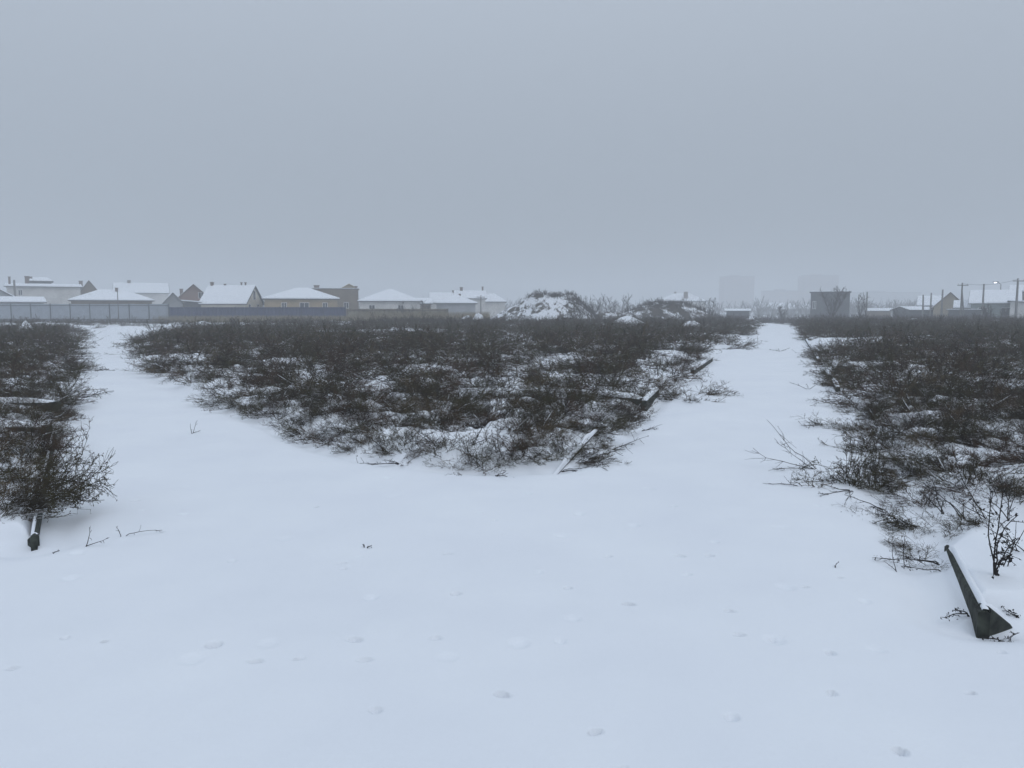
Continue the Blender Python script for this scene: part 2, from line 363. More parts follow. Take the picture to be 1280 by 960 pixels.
# individually standing shrubs round the edges of the beds (pixel of the base, template, heading in degrees, size, flatten, label)
EDGE = [
 (10, 640, 8, 22, .92, 1.35, 'dense dark shrub fanning its twigs over the end of the nearest left kerb'),
 (-22, 662, 8, 60, .85, .9, 'dark shrub at the left picture edge, rising behind the nearest left kerb'),
 (-10, 600, 4, 60, .85, 1.0, 'snow dusted shrub behind the two short cross kerbs on the left'),
 (30, 545, 5, 10, .7, .7, 'low shrub growing between the two short cross kerbs on the left'),
 (62, 508, 6, 5, .9, .6, 'low shrub whose long twigs reach flat across the left path'),
 (84, 466, 3, 5, 1.0, .8, 'shrub at the left path with one tuft of twigs lying on open snow'),
 (88, 436, 0, 30, 1.2, .9, 'round dark shrub on the left bed where the path narrows'),
 (196, 436, 5, 180, 1.5, .8, 'flattened shrub at the far left corner of the middle bed'),
 (224, 464, 3, 190, 1.5, .7, 'dark low shrub with a straight lower edge, left side of the middle bed'),
 (330, 500, 1, 187, 1.25, .45, 'shrub with long dark twigs swept left and flat onto the path'),
 (372, 490, 6, 200, 1.0, .8, 'arching snow capped shrub behind the one swept flat to the left'),
 (420, 528, 5, 170, .8, .8, 'dark pressed-down shrub at the left front of the middle bed'),
 (452, 546, 3, 195, .8, .6, 'small light twig fan lying on snow at the left front corner'),
 (505, 560, 4, 215, .72, .8, 'thin open shrub left of the front snow hump of the middle bed'),
 (548, 572, 0, 250, .72, .7, 'wiry dark shrub with curled stems on the front rim of the middle bed'),
 (600, 578, 7, 270, .74, .65, 'curly dark shrub in front of the snow hump, on the lowest rim'),
 (652, 574, 9, 290, .8, .8, 'loose shrub left of the fallen snow covered board'),
 (672, 552, 0, 200, .85, .9, 'olive tinged leafy shrub behind the fallen snow covered board'),
 (722, 570, 6, -30, .75, .7, 'wispy shrub spreading right of the fallen snow covered board'),
 (738, 548, 3, 5, .8, .7, 'shrub with pale twigs reaching right onto the path beyond the board'),
 (768, 522, 1, 15, .75, .9, 'upright shrub in front of the short slanting kerb'),
 (850, 497, 5, 0, 1.0, .8, 'dark shrub lying right behind the short slanting kerb'),
 (880, 492, 6, 5, .9, .7, 'shrub with bristling tips lying on the right path, farthest out on the snow'),
 (915, 436, 3, 10, 1.7, .7, 'dark shrub at the right shoulder of the middle bed near the far path'),
 (1062, 478, 7, 120, .9, 1.0, 'shrub standing at the broken kerb on the far right path'),
 (1052, 527, 3, 188, .85, .55, 'shrub pressed flat and pointing left onto the right path'),
 (1062, 600, 9, 150, .8, 1.0, 'ball shaped shrub with many tiny leaves at the left front of the right bed'),
 (1096, 598, 9, 20, .8, 1.0, 'brown leafy shrub just right of the ball shaped one'),
 (1085, 560, 4, 200, .75, 1.0, 'shrub behind the ball shaped one at the edge of the right bed'),
 (1150, 618, 5, 230, .55, .8, 'low tangle of bent stems at the front of the right bed'),
 (1212, 628, 2, 250, .55, .8, 'snow filled tangle of stems under the tall weed'),
 (1262, 640, 4, 250, .6, .8, 'snow bent shrub at the right picture edge, behind the bare snow shelf'),
 (1142, 668, 6, 185, .38, .6, 'small fan of thin stems hanging over the kerb line of the right bed'),
 (1158, 692, 2, 190, .36, .7, 'small dark shrub crouching at the far end of the nearest right kerb'),
 (1118, 640, 5, 170, .42, .7, 'small low tuft at the front corner of the right bed, left of the bent stems'),
 (1138, 648, 6, 200, .4, .8, 'thin low tuft whose stems point at the path, above the kerb line fan'),
 (1165, 655, 2, 60, .4, .7, 'half buried tuft behind the kerb line fan on the right'),
 (1196, 668, 4, 120, .36, .9, 'small upright tuft left of the tall weed on the snow shelf'),
 (1232, 664, 6, 160, .36, .9, 'small tuft behind the tall weed on the snow shelf'),
 (1150, 682, 5, 200, .34, .6, 'dark tuft pressed against the far end of the nearest right kerb'),
 (1100, 632, 3, 190, .45, .6, 'wispy tuft lying out on the path just right of the brown leafy shrub'),
]
taken = []
for px, py, t, rz, s, zs, lab in EDGE:
    x, y = G(px, py, .03); taken.append((x, y, s * .35))
    place_shrub(x, y, t, R(rz), s, lab, None, zs)
NAMES = {'left': ('bare dark shrub tangled with its neighbours in the near part of the left bed', 'shrubs tangled together in the left bed'),
         'middle': ('bare dark shrub tangled with its neighbours in the near part of the middle bed', 'shrubs tangled together in the middle bed'),
         'right': ('bare dark shrub tangled with its neighbours in the near part of the right bed', 'shrubs tangled together in the right bed')}
NEAR = 12.5
g = np.random.default_rng(5); n_ind = 0
cx = g.uniform(-9, 11, 9000); cyy = g.uniform(5.3, NEAR, 9000)
ok = (np.abs(cx) < .70 * cyy + .6) & (g.random(9000) < density(cx, cyy)) & ~((cx > 0) & (cyy < 6.4) & (cx > 2))
pts = []
for x, y in sorted(zip(cx[ok], cyy[ok]), key=lambda p: int(p[1] / 1.5)):
    if any((x - a) ** 2 + (y - b) ** 2 < .36 ** 2 for a, b in pts): continue
    if any((x - a) ** 2 + (y - b) ** 2 < r ** 2 for a, b, r in taken): continue
    pts.append((x, y))
for x, y in pts:
    bed = max(['left', 'middle', 'right'], key=lambda k: float(sdf(BEDS[k], np.array([x]), np.array([y]))[0]))
    dd = float(sdf(BEDS[bed], np.array([x]), np.array([y]))[0])
    if n_ind >= 258: break
    n_ind += 1
    place_shrub(x, y, int(g.integers(0, 8)), g.uniform(0, 6.28), g.uniform(.55, .8) * (.75 if dd < .5 else 1), NAMES[bed][0], NAMES[bed][1], g.uniform(.7, 1.0))
print('individual shrubs', n_ind)

pi_ = math.pi
def scatter(n, y0, y1, tmpl, mind, seed, bedname, smin, smax):
    g = np.random.default_rng(seed)
    yy = np.sqrt(g.uniform(y0 ** 2, y1 ** 2, n)); xx = g.uniform(-.72, .72, n) * (yy + 2)
    d = sdf(BEDS[bedname], xx, yy)
    ok = (d > .1) & (g.random(n) < density(xx, yy)); xx, yy, d = xx[ok], yy[ok], d[ok]
    cell = {}; keep = []
    for i in range(len(xx)):
        c = (int(xx[i] / mind), int(yy[i] / mind))
        if c in cell: continue
        cell[c] = 1; keep.append(i)
    xx, yy, d = xx[keep], yy[keep], d[keep]; zz = height(xx, yy) - .04
    tid = g.integers(0, len(tmpl), len(xx)); rot = g.normal(0, .55, len(xx)) + pi_ * (g.random(len(xx)) < .5) - .25; sc_ = g.uniform(smin, smax, len(xx)) * np.where(d < 1, .8, 1)
    VV, QQ, MM, off = [], [], [], 0
    for t, (V, Q, mi) in enumerate(tmpl):
        I = np.where(tid == t)[0]
        if not len(I): continue
        c, s = np.cos(rot[I])[:, None], np.sin(rot[I])[:, None]; k = sc_[I][:, None]
        x = (V[None, :, 0] * c - V[None, :, 1] * s) * k + xx[I][:, None]; y = (V[None, :, 0] * s + V[None, :, 1] * c) * k + yy[I][:, None]
        z = V[None, :, 2] * k * g.uniform(.7, 1.05, len(I))[:, None] + zz[I][:, None]
        VV.append(np.stack([x, y, z], -1).reshape(-1, 3).astype(np.float32))
        QQ.append((Q[None] + (off + np.arange(len(I)) * len(V))[:, None, None]).reshape(-1, 4).astype(np.int32)); MM.append(np.tile(mi, len(I)))
        off += len(I) * len(V)
    return VV, QQ, MM, off, len(xx)
tot = 0
for bi, bed in enumerate(BEDS):
    A = []; off = 0; VV, QQ, MM = [], [], []
    for a in ((5000, 5.6, NEAR + 1, LOD0, .42, 40 + bi, bed, .4, .65), (9000, NEAR, 28, LOD1, .59, 50 + bi, bed, .75, 1.1), (20000, 27, 82, LOD2, .9, 60 + bi, bed, .8, 1.25)):
        v, q, m, o_, cnt = scatter(*a)
        if not cnt: continue
        VV += v; QQ += [k + off for k in q]; MM += m; off += o_; print(bed, cnt)
    V = np.concatenate(VV); Q = np.concatenate(QQ); tot += len(Q)
    tag(mesh_np('undergrowth', V, Q, SH_MATS, np.concatenate(MM)),
        {'left': 'dark snow flecked scrub covering the left bed back to the grey fence', 'middle': 'dark snow flecked scrub covering the middle bed between the two paths',
         'right': 'dark snow flecked scrub covering the right bed back to the houses', 'back': 'patchy low scrub across the far end of the field before the fences'}[bed], 'undergrowth', None, 'stuff')
print('undergrowth quads', tot)
exec_after = True

# ------------------------------------------------------------------ single stalks and weeds in the snow
def stalk(name, px, py, kindf, label, cat, z=0.0, group=None):
    x, y = G(px, py, z); V, Q, mi = kindf
    o = mesh_np(name, V, Q, [TWIG_DARK, SNOW, LEAF], mi); o.location = (x, y, hgt(x, y) - .01); tag(o, label, cat, group); return o
def weed(seed, stems, L, lean, rs, leaf, leafsize=.012, subs=2):
    """stems: list of (azimuth, elevation, length factor)"""
    g = np.random.default_rng(seed); lines = []; leaves = []
    for a, el, lf in stems:
        d = (math.cos(a) * math.cos(el), math.sin(a) * math.cos(el), math.sin(el))
        P, r = branch(g, (g.normal(0, .01), g.normal(0, .01), 0), d, L * lf, 9, .0045 * rs, .0018 * rs, lean, .12); lines.append((P, r))
        for j in range(subs):
            i = int(g.integers(2, 8)); sd = unit(unit(P[i] - P[i - 1]) * .7 + g.normal(0, .6, 3))
            P2, r2 = branch(g, P[i], sd, L * lf * g.uniform(.12, .3), 4, .0022 * rs, .0012 * rs, 0, .15); lines.append((P2, r2)); leaves += list(P2[1:])
        leaves += list(P[2:])
    V, Q = tubes(lines, 5); mi = np.zeros(len(Q), int)
    if leaf:
        leaves = np.array(leaves); c = leaves[g.integers(0, len(leaves), leaf)] + g.normal(0, .008, (leaf, 3))
        a = g.normal(0, 1, (leaf, 3)); a /= np.linalg.norm(a, axis=1, keepdims=True); b = np.cross(a, g.normal(0, 1, (leaf, 3))); b /= np.linalg.norm(b, axis=1, keepdims=True)
        sz = leafsize * g.uniform(.5, 1.3, (leaf, 1)); n0 = len(V); up = np.cross(a, b)
        VL = np.stack([c - a * sz, c - b * sz * .5 + up * sz * .3, c + a * sz, c + b * sz * .5 + up * sz * .3], 1).reshape(-1, 3)
        Q = np.concatenate([Q, n0 + np.arange(leaf * 4).reshape(-1, 4)]); V = np.concatenate([V, VL]); mi = np.concatenate([mi, np.full(leaf, 0)])
    return V, Q, mi
pi = math.pi
stalk('tall_weed', 1243, 722, weed(1, [(pi * .95, 1.35, 1), (pi * .85, 1.3, .85), (pi * 1.1, 1.25, .8), (.3, 1.35, .45)], .58, -.01, 1.1, 190, .012, 5),
      'tallest dark weed with curled leaves on the bare snow shelf behind the right kerb', 'weed', .1)
stalk('thin_weed', 1252, 712, weed(2, [(.2, 1.2, 1), (.5, 1.0, .8)], .36, -.05, .7, 20, .007, 0), 'pair of thin bowed stems just right of the tallest weed', 'weed', .1)
stalk('small_weed', 1278, 690, weed(3, [(2.8, .7, 1), (2.4, 1.1, .7), (3.4, .3, .9)], .3, 0, .8, 40, .008, 4), 'small leafy weed cut by the right picture edge', 'weed', .1)
stalk('small_weed', 1274, 748, weed(4, [(1.8, 1.1, 1), (.4, .9, .8), (2.9, .6, .7)], .13, 0, .7, 50, .008, 4), 'tiny weed on the snow just above the kerb corner', 'weed', .1)
stalk('fallen_twig', 1176, 702, weed(5, [(2.95, .12, 1), (3.2, .05, .8), (2.75, .3, .5)], .40, 0, 1.0, 34, .009, 5), 'dark twig stretching left from the far end of the nearest right kerb', 'twig')
stalk('fallen_twig', 1178, 712, weed(6, [(3.3, .1, 1), (.1, .2, .6)], .22, 0, .9, 26, .008, 4), 'short twig beneath the longer one beside the nearest right kerb', 'twig')
stalk('fallen_twig', 1214, 757, weed(7, [(3.3, .25, 1), (2.6, .7, .4)], .17, 0, .9, 36, .008, 4), 'leafy twig poking left out of the nearest right kerb', 'twig', .05)
stalk('fallen_twig', 1250, 768, weed(8, [(.1, .1, 1), (2.9, .1, .8), (-.3, .2, .5)], .14, 0, .9, 46, .008, 4), 'leafy twig lying along the dark end face of the right kerb', 'twig', .1)
stalk('dry_stalk', 1123, 708, weed(9, [(1.6, 1.5, 1), (1.9, 1.3, .5)], .22, 0, .6, 6, .006, 2), 'thin straight stalk standing left of the nearest right kerb', 'stalk')
stalk('dry_stalk', 1132, 702, weed(19, [(1.2, 1.5, 1)], .26, 0, .6, 10, .006, 3), 'thin stalk with side twigs, just behind the straight one', 'stalk')
stalk('dry_stalk', 108, 684, weed(10, [(.2, .2, 1), (.5, 1.2, .9)], .16, -.12, .7, 0, .006, 3), 'forked stalk bent upward on open snow in front of the left kerb', 'stalk')
stalk('dry_stalk', 154, 670, weed(11, [(.3, .35, 1), (1.5, 1.3, .35)], .26, .02, .6, 6, .005, 4), 'thin stalk leaning right, the right one of two on open snow by the left kerb', 'stalk')
stalk('dry_stalk', 240, 540, weed(12, [(1.2, 1.0, 1), (1.9, 1.2, .8), (.5, .6, .7)], .2, 0, .8, 8, .006, 3), 'small pale stalk alone in the middle of the left path', 'stalk')
stalk('dry_stalk', 1038, 706, weed(13, [(1.5, 1.3, 1)], .05, 0, .8, 4, .006, 0), 'tiny stub of a stalk alone on open snow left of the right kerb', 'stalk')
stalk('fallen_twig', 458, 681, weed(14, [(.1, .3, 1), (2.5, .3, .5)], .035, 0, 1.0, 4, .007, 0), 'tiny dark twig fragment alone on the open middle snow', 'twig')
stalk('fallen_twig', 70, 688, weed(15, [(.7, .5, 1)], .04, 0, .9, 3, .006, 0), 'tiny twig fragment at the foot of the left kerb corner', 'twig')
stalk('fallen_twig', 1002, 640 - 34, weed(16, [(2.95, .12, 1), (2.2, .9, .3)], .34, 0, .9, 10, .006, 4), 'single dark twig lying on the snow in front of the right bed', 'twig')
stalk('arching_twig', 1020, 585, weed(17, [(2.7, 1.0, 1.25), (3.0, .22, 1.1), (3.2, .12, .9), (2.9, .5, .8)], .62, .015, .9, 60, .007, 7), 'long thin twigs arching left over the path from the ball shaped shrub', 'twig')
stalk('fallen_twig', 800, 535, weed(18, [(.2, .2, 1), (-.1, .1, .7), (.5, .4, .6)], .36, 0, .9, 30, .007, 6), 'fan of thin twigs flat on the right path below the slanting kerb', 'twig')
stalk('fallen_twig', 975, 440, weed(21, [(.2, .3, 1), (2.9, .2, .9), (1.5, .8, .4)], .5, 0, 2.0, 10, .02, 4), 'low twig lying across the far part of the right path', 'twig')
stalk('fallen_twig', 1010, 487, weed(22, [(.1, .12, 1), (2.9, .2, .9), (1.5, .8, .4)], .5, 0, 1.2, 10, .01, 4), 'low thin twig on the right path near the pressed flat shrub', 'twig')
stalk('fallen_twig', 118, 463, weed(23, [(.1, .1, 1), (.3, .2, .7)], .55, 0, 2.2, 20, .015, 5), 'dark twig tuft lying out on the left path', 'twig')
stalk('fallen_twig', 96, 494, weed(24, [(.0, .1, 1), (.35, .15, .9), (-.2, .1, .8)], .75, 0, 1.6, 20, .01, 8), 'spread of twigs reaching right over the left path below the tuft', 'twig')

for i, (px, py, az, el, L) in enumerate([(455, 556, 3.4, .35, .5), (480, 562, 2.2, .9, .45), (500, 572, 3.0, .3, .5), (520, 560, 1.2, 1.0, .5), (548, 566, 2.6, .6, .45), (575, 584, 4.2, .3, .35), (590, 568, .7, .9, .5),
                                          (618, 586, 5.2, .3, .35), (640, 570, 1.9, .9, .45), (700, 578, .2, .5, .5), (735, 566, .1, .3, .5), (765, 552, .3, .45, .5), (350, 520, 3.3, .2, .6), (300, 500, 3.2, .15, .9), (770, 535, .4, .4, .5)]):
    stalk('arching_twig', px, py, weed(60 + i, [(az, el, 1), (az + .5, el * .8, .7), (az - .5, el * .7, .6)], L, .04, 1.0, 26, .008, 5),
          'long dark twig arching outward over the snowy front rim of the middle bed', 'twig', .04, 'arching twigs along the front rim of the middle bed')
for i, (px, py, az, el, L) in enumerate([(1068, 606, 3.3, .3, .5), (1105, 622, 3.6, .3, .4), (1130, 640, 3.3, .5, .35), (1150, 650, 2.8, .6, .35), (1205, 650, 1.4, 1.1, .4), (1230, 655, 2.0, 1.0, .4), (1262, 662, 1.2, 1.1, .35), (1180, 640, 1.7, 1.0, .4)]):
    stalk('arching_twig', px, py, weed(80 + i, [(az, el, 1), (az + .5, el * .8, .7), (az - .5, el * .7, .6)], L, .04, 1.0, 26, .008, 5),
          'dark twig sticking out of the snow along the front of the right bed', 'twig', .04, 'twigs sticking out along the front of the right bed')

# ------------------------------------------------------------------ kerbs
def kerb(pts, top, thick, label, snow=.03, side=1, bottom=-.25, name='concrete_edging', inset=.0, base=0.0):
    """pts: list of (x, y); stones of ~1 m along each leg; top: height(s) above datum"""
    ox, oy = pts[0]; root = empty(name, (ox, oy, base)); tag(root, label, 'kerb')
    for (a, b, ta, tb) in zip(pts[:-1], pts[1:], top[:-1], top[1:]):
        a = np.array(a) - (ox, oy); b = np.array(b) - (ox, oy); L = np.linalg.norm(b - a); n = max(1, round(L / 1.0)); e = (b - a) / L; nrm = np.array([-e[1], e[0]]) * thick * side
        for k in range(n):
            p = a + e * (L * k / n + (.006 if k else 0)); q = a + e * (L * (k + 1) / n - (.006 if k < n - 1 else 0))
            z0 = ta + (tb - ta) * k / n + random.uniform(-.006, .006); z1 = ta + (tb - ta) * (k + 1) / n + random.uniform(-.006, .006)
            m = MB(); c = .012
            prof = lambda P, z: [(P[0], P[1], bottom), (P[0], P[1], z - c), (P[0] + nrm[0] * c / thick, P[1] + nrm[1] * c / thick, z), (P[0] + nrm[0] * (1 - c / thick), P[1] + nrm[1] * (1 - c / thick), z), (P[0] + nrm[0], P[1] + nrm[1], z - c), (P[0] + nrm[0], P[1] + nrm[1], bottom)]
            A, B = prof(p, z0), prof(q, z1); m.v = A + B; m.f = [tuple(range(6))[::-1], tuple(range(6, 12))] + [(i, (i + 1) % 6, 6 + (i + 1) % 6, 6 + i) for i in range(6)]
            m.build('kerb_stone', CONC, root)
        if snow > 0:   # snow lying on the top, uneven and rounded
            k = max(4, int(L / .06)); w_ = 9; VV = []; gg = np.random.default_rng(int(abs(ox * 100)) + 3)
            sn = snow * (.55 + .9 * fbm(np.linspace(0, L * 2.5, k) + ox, np.full(k, oy), 2))
            for i in range(k):
                t = i / (k - 1); P = a + (b - a) * (.015 + .97 * t); z = ta + (tb - ta) * t; hh = sn[i] * min(1, 8 * t + .1, 8 * (1 - t) + .1)
                for j in range(w_):
                    u = j / (w_ - 1); cr = math.sin(pi * u) ** .5 if 0 < u < 1 else 0
                    off = inset + (1.02 - inset) * u
                    VV.append((P[0] + nrm[0] * off, P[1] + nrm[1] * off, z - .012 + .012 * (cr > 0) + hh * cr))
            FF = [(i * w_ + j, i * w_ + j + 1, (i + 1) * w_ + j + 1, (i + 1) * w_ + j) for i in range(k - 1) for j in range(w_ - 1)]
            mesh_py('snow_cap', VV, FF, SNOW, root, True)
    return root
BR = hgt(2.05, 3.75); BL = hgt(-2.9, 5.2)
kerb([G(1180, 692), G(1221, 786)], [.07, .105], .055, 'dark concrete kerb rising out of the snow at the lower right', .03, side=1, inset=.35, base=BR)
_a = G(1221, 786); kerb([(_a[0] + .072, _a[1] + .012), (_a[0] + .23, _a[1] + .075)], [.113, .0], .07, 'short end kerb meeting the lower right one, its dark face sinking into the snow', .03, side=1, inset=.3, base=BR)
kerb([G(70, 552), G(55, 630), G(47, 682)], [.12, .09, .07], .04, 'dark kerb at the lower left with a shrub hanging over it', .02, side=-1, inset=.4, base=BL)
_a = G(47, 682); kerb([(_a[0] - .045, _a[1] + .01), (_a[0] - .10, _a[1] + .05)], [.066, .04], .05, 'stub of kerb turning left at the lower left corner', .02, side=-1, inset=.2, base=BL)
kerb([(-9.5, 9.55), (G(58, 550))], [.17, .17], .14, 'short snow topped cross kerb, the nearer of two on the left', .06)
kerb([(-10.5, 12.1), (G(70, 517))], [.18, .18], .14, 'short snow topped cross kerb, the farther of two on the left', .06)
kerb([G(262, 471), G(375, 470)], [.08, .08], .15, 'low kerb with a straight snow cap on the left side of the middle bed', .05)
kerb([G(560, 497), G(668, 500), G(742, 503), G(800, 508)], [.10, .13, .15, .13], .14, 'long snow covered kerb crossing the middle bed to its right edge', .06)
kerb([G(808, 511), G(824, 495)], [.13, .15], .09, 'short slanting kerb with a snow cap on the right edge of the middle bed', .05)
kerb([G(868, 467), G(891, 451)], [.10, .10], .10, 'farther slanting kerb with a snow cap, where the middle bed narrows', .05)
kerb([G(1045, 490), G(1039, 479)], [.10, .09], .08, 'dark broken kerb stub on the right path', .05, side=-1)
kerb([G(1035, 474), G(1029, 464)], [.10, .09], .08, 'second dark kerb stub, farther along the right path', .05, side=-1)
kerb([G(1022, 452), G(1006, 424)], [.06, .06], .10, 'thin kerb line running away along the right path', .05, side=-1)
kerb([G(1052, 467), G(1130, 467)], [.2, .2], .2, 'snow covered cross kerb inside the right bed', .1)
# fallen board
bd = empty('fallen_board', (*G(694, 586), hgt(*G(694, 586)) - .035)); tag(bd, 'fallen board capped with snow, slanting up out of the front of the middle bed', 'board')
bx, by = np.array(G(752, 549)) - np.array(G(694, 586)); L = math.hypot(bx, by); ang = math.atan2(by, bx); bd.rotation_euler = (0, -.13, ang)
MB().box(-.25, L * .9, -.012, .03, .015, .045).build('board', M('old_wood', (.06, .05, .045), .9, .3, 8), bd)
VV = []; k, w_ = 40, 9
for i in range(k):
    t = i / (k - 1); hh = .045 * (.3 + vnoise(np.array([t * 9.]), np.array([2.]))[0]) * min(1, 6 * (1 - t) + .1)
    for j in range(w_):
        u = j / (w_ - 1); VV.append((-.2 + (L * .88 + .18) * t, -.015 + .05 * u, .045 + hh * math.sin(pi * u) ** .6 if 0 < u < 1 else .035))
mesh_py('snow_cap', VV, [(i * w_ + j, i * w_ + j + 1, (i + 1) * w_ + j + 1, (i + 1) * w_ + j) for i in range(k - 1) for j in range(w_ - 1)], SNOW, bd, True)

# ------------------------------------------------------------------ mounds
def mound_mat(name, lo, hi):
    m = bpy.data.materials.new(name); m.use_nodes = True; n = m.node_tree.nodes; l = m.node_tree.links
    p = n['Principled BSDF']; p.inputs['Roughness'].default_value = .85
    g = n.new('ShaderNodeNewGeometry'); a = n.new('ShaderNodeTexNoise'); a.inputs['Scale'].default_value = .9; a.inputs['Detail'].default_value = 7; a.inputs['Roughness'].default_value = .68
    l.new(g.outputs['Position'], a.inputs['Vector']); r = n.new('ShaderNodeValToRGB'); l.new(a.outputs['Fac'], r.inputs[0])
    r.color_ramp.elements[0].position = lo; r.color_ramp.elements[1].position = hi
    r.color_ramp.elements[0].color = (.07, .06, .05, 1); r.color_ramp.elements[1].color = (*SNOW_C, 1); l.new(r.outputs[0], p.inputs['Base Color'])
    return m
MND = mound_mat('snowy_soil', .44, .50); MND2 = mound_mat('snowy_soil_bare', .50, .58)
def mound(name, px0, px1, Yd, top_py, label, mat, depth=.8, seed=0, rough=.35, cat='mound', flat=.0, n=70):
    x0, x1 = wx(px0, Yd), wx(px1, Yd); cx_, rx = (x0 + x1) / 2, (x1 - x0) / 2; hh = hz(top_py, Yd) - hgt(cx_, Yd)
    u = np.linspace(-1.15, 1.15, n); U, W = np.meshgrid(u, u)
    r = np.sqrt(U ** 2 + W ** 2); an = np.arctan2(W, U); rr = r * (1 + .18 * np.sin(an * 2 + seed) + .10 * np.sin(an * 3 + 2 * seed))
    Z = np.clip((1 - rr) / (1 - flat), 0, 1); Z = Z ** .9; Z = Z * Z * (3 - 2 * Z) * .5 + Z * .5
    Z = Z * hh * (1 + rough * (fbm(U * 2.5 + seed, W * 2.5, 3) - .5) * 2) + rough * .25 * hh * (fbm(U * 7 + seed, W * 7, 2) - .5) * np.clip(Z * 4, 0, 1)
    Xm = U * rx; Ym = W * rx * depth; zz = np.where(rr > 1.0, -.3, Z)
    V = np.stack([Xm, Ym, zz], -1).reshape(-1, 3); ii = np.arange(n * n).reshape(n, n)
    Q = np.stack([ii[:-1, :-1], ii[:-1, 1:], ii[1:, 1:], ii[1:, :-1]], -1).reshape(-1, 4)
    o = mesh_np(name, V, Q, [mat], smooth=True); o.location = (cx_, Yd, hgt(cx_, Yd)); tag(o, label, cat)
    return cx_, rx, Z, Xm + cx_, Ym + Yd, o.location.z
MY = 84
m1 = mound('earth_mound', 600, 770, MY, 373, 'tall snow streaked earth mound topped with bare scrub, in the centre beyond the beds', MND, .6, 1.2, .32, flat=.38)
m2 = mound('earth_mound', 755, 915, MY + 6, 382, 'lower and wider snow streaked mound right of the tall central one', MND2, .5, 2.6, .3, flat=.35)
mound('earth_mound', 715, 830, MY + 4, 391, 'low scrubby earth ridge joining the tall mound to the lower one', MND2, .4, 4.4, .35, flat=.4)
mound('snow_pile', 763, 804, 70, 394, 'small clean white cone of snow in front of the lower mound', SNOW, .7, .3, .08, 'snow pile')
mound('snow_pile', 845, 888, 60, 400, 'small dirty snow hump at the back right of the middle bed', MND, .7, 3.3, .2, 'snow pile')
mound('snow_pile', 590, 607, 78, 389, 'small white lump of snow at the left foot of the tall mound', SNOW, .8, 4.3, .3, 'snow pile')
mound('snow_pile', 572, 594, 80, 393, 'grey lump of snowy soil left of the tall mound', MND, .8, 5.1, .3, 'snow pile')
mound('snow_pile', 222, 282, 66, 401, 'long low white snow heap in front of the dark blue fence', SNOW, .4, 1.1, .15, 'snow pile')
mound('snow_pile', 918, 958, 86, 397, 'low snow heap at the far end of the right path', MND, .5, 1.9, .3, 'snow pile')
mound('snow_pile', 1220, 1262, 74, 399, 'low heap of snowy debris in front of the right hand houses', MND2, .5, .7, .4, 'snow pile')
mound('snow_pile', 1118, 1170, 82, 397, 'flat white snow bank beside the leaning poles on the right', SNOW, .4, .9, .15, 'snow pile')
mound('snow_pile', 20, 44, 52, 402, 'small bright snow lump at the foot of the grey fence', SNOW, .6, 2.9, .3, 'snow pile')

# scrub on the mounds and thin far growth
def fartwigs(name, P, label, cat, kind=None, seed=0, Lr=(.8, 1.6), n=5, up=1.2, rad=.02, mat=None):
    g = np.random.default_rng(seed); lines = []
    for x, y, z in P:
        for k in range(n):
            a = g.uniform(0, 6.28); el = g.normal(up, .35)
            d = (math.cos(a) * math.cos(el), math.sin(a) * math.cos(el), abs(math.sin(el))); Lx = g.uniform(*Lr)
            Pp, r = branch(g, (x + g.normal(0, .2), y + g.normal(0, .2), 0), d, Lx, 4, rad, rad * .5, 0, .18); Pp[:, 2] += z - .1; lines.append((Pp, r))
            for q in range(2):
                i = int(g.integers(1, 3)); P2, r2 = branch(g, (0, 0, 5), unit(unit(Pp[i] - Pp[i - 1]) + g.normal(0, .5, 3)), Lx * .4, 3, rad * .7, rad * .35, 0, .15)
                P2 = P2 - np.array([0, 0, 5]) + Pp[i]; lines.append((P2, r2))
    V, Q = tubes(lines); o = mesh_np(name, V, Q, [mat or FAR_BARK]); tag(o, label, cat, None, kind); return o
def on_mound(m, cond, n, seed):
    cx_, rx, Z, Xm, Ym, z0 = m; g = np.random.default_rng(seed); P = []
    hmax = Z.max()
    while len(P) < n:
        i, j = g.integers(0, Z.shape[0]), g.integers(0, Z.shape[1])
        if Z[i, j] > .1 * hmax and cond((Xm[i, j] - cx_) / rx, Z[i, j] / hmax, g): P.append((Xm[i, j], Ym[i, j], Z[i, j] + z0))
    return P
fartwigs('undergrowth', on_mound(m1, lambda u, z, g: (z > .84 and g.random() < .8) or (u > .25 and g.random() < .7) or g.random() < .07, 420, 1), 'bare scrub on the crest and right flank of the tall central mound', 'scrub', 'stuff', 1, (.25, .7), 5)
fartwigs('undergrowth', on_mound(m2, lambda u, z, g: z > .8 or g.random() < .5, 520, 2), 'thin scrub over the lower wide mound', 'scrub', 'stuff', 2, (.25, .7), 4)

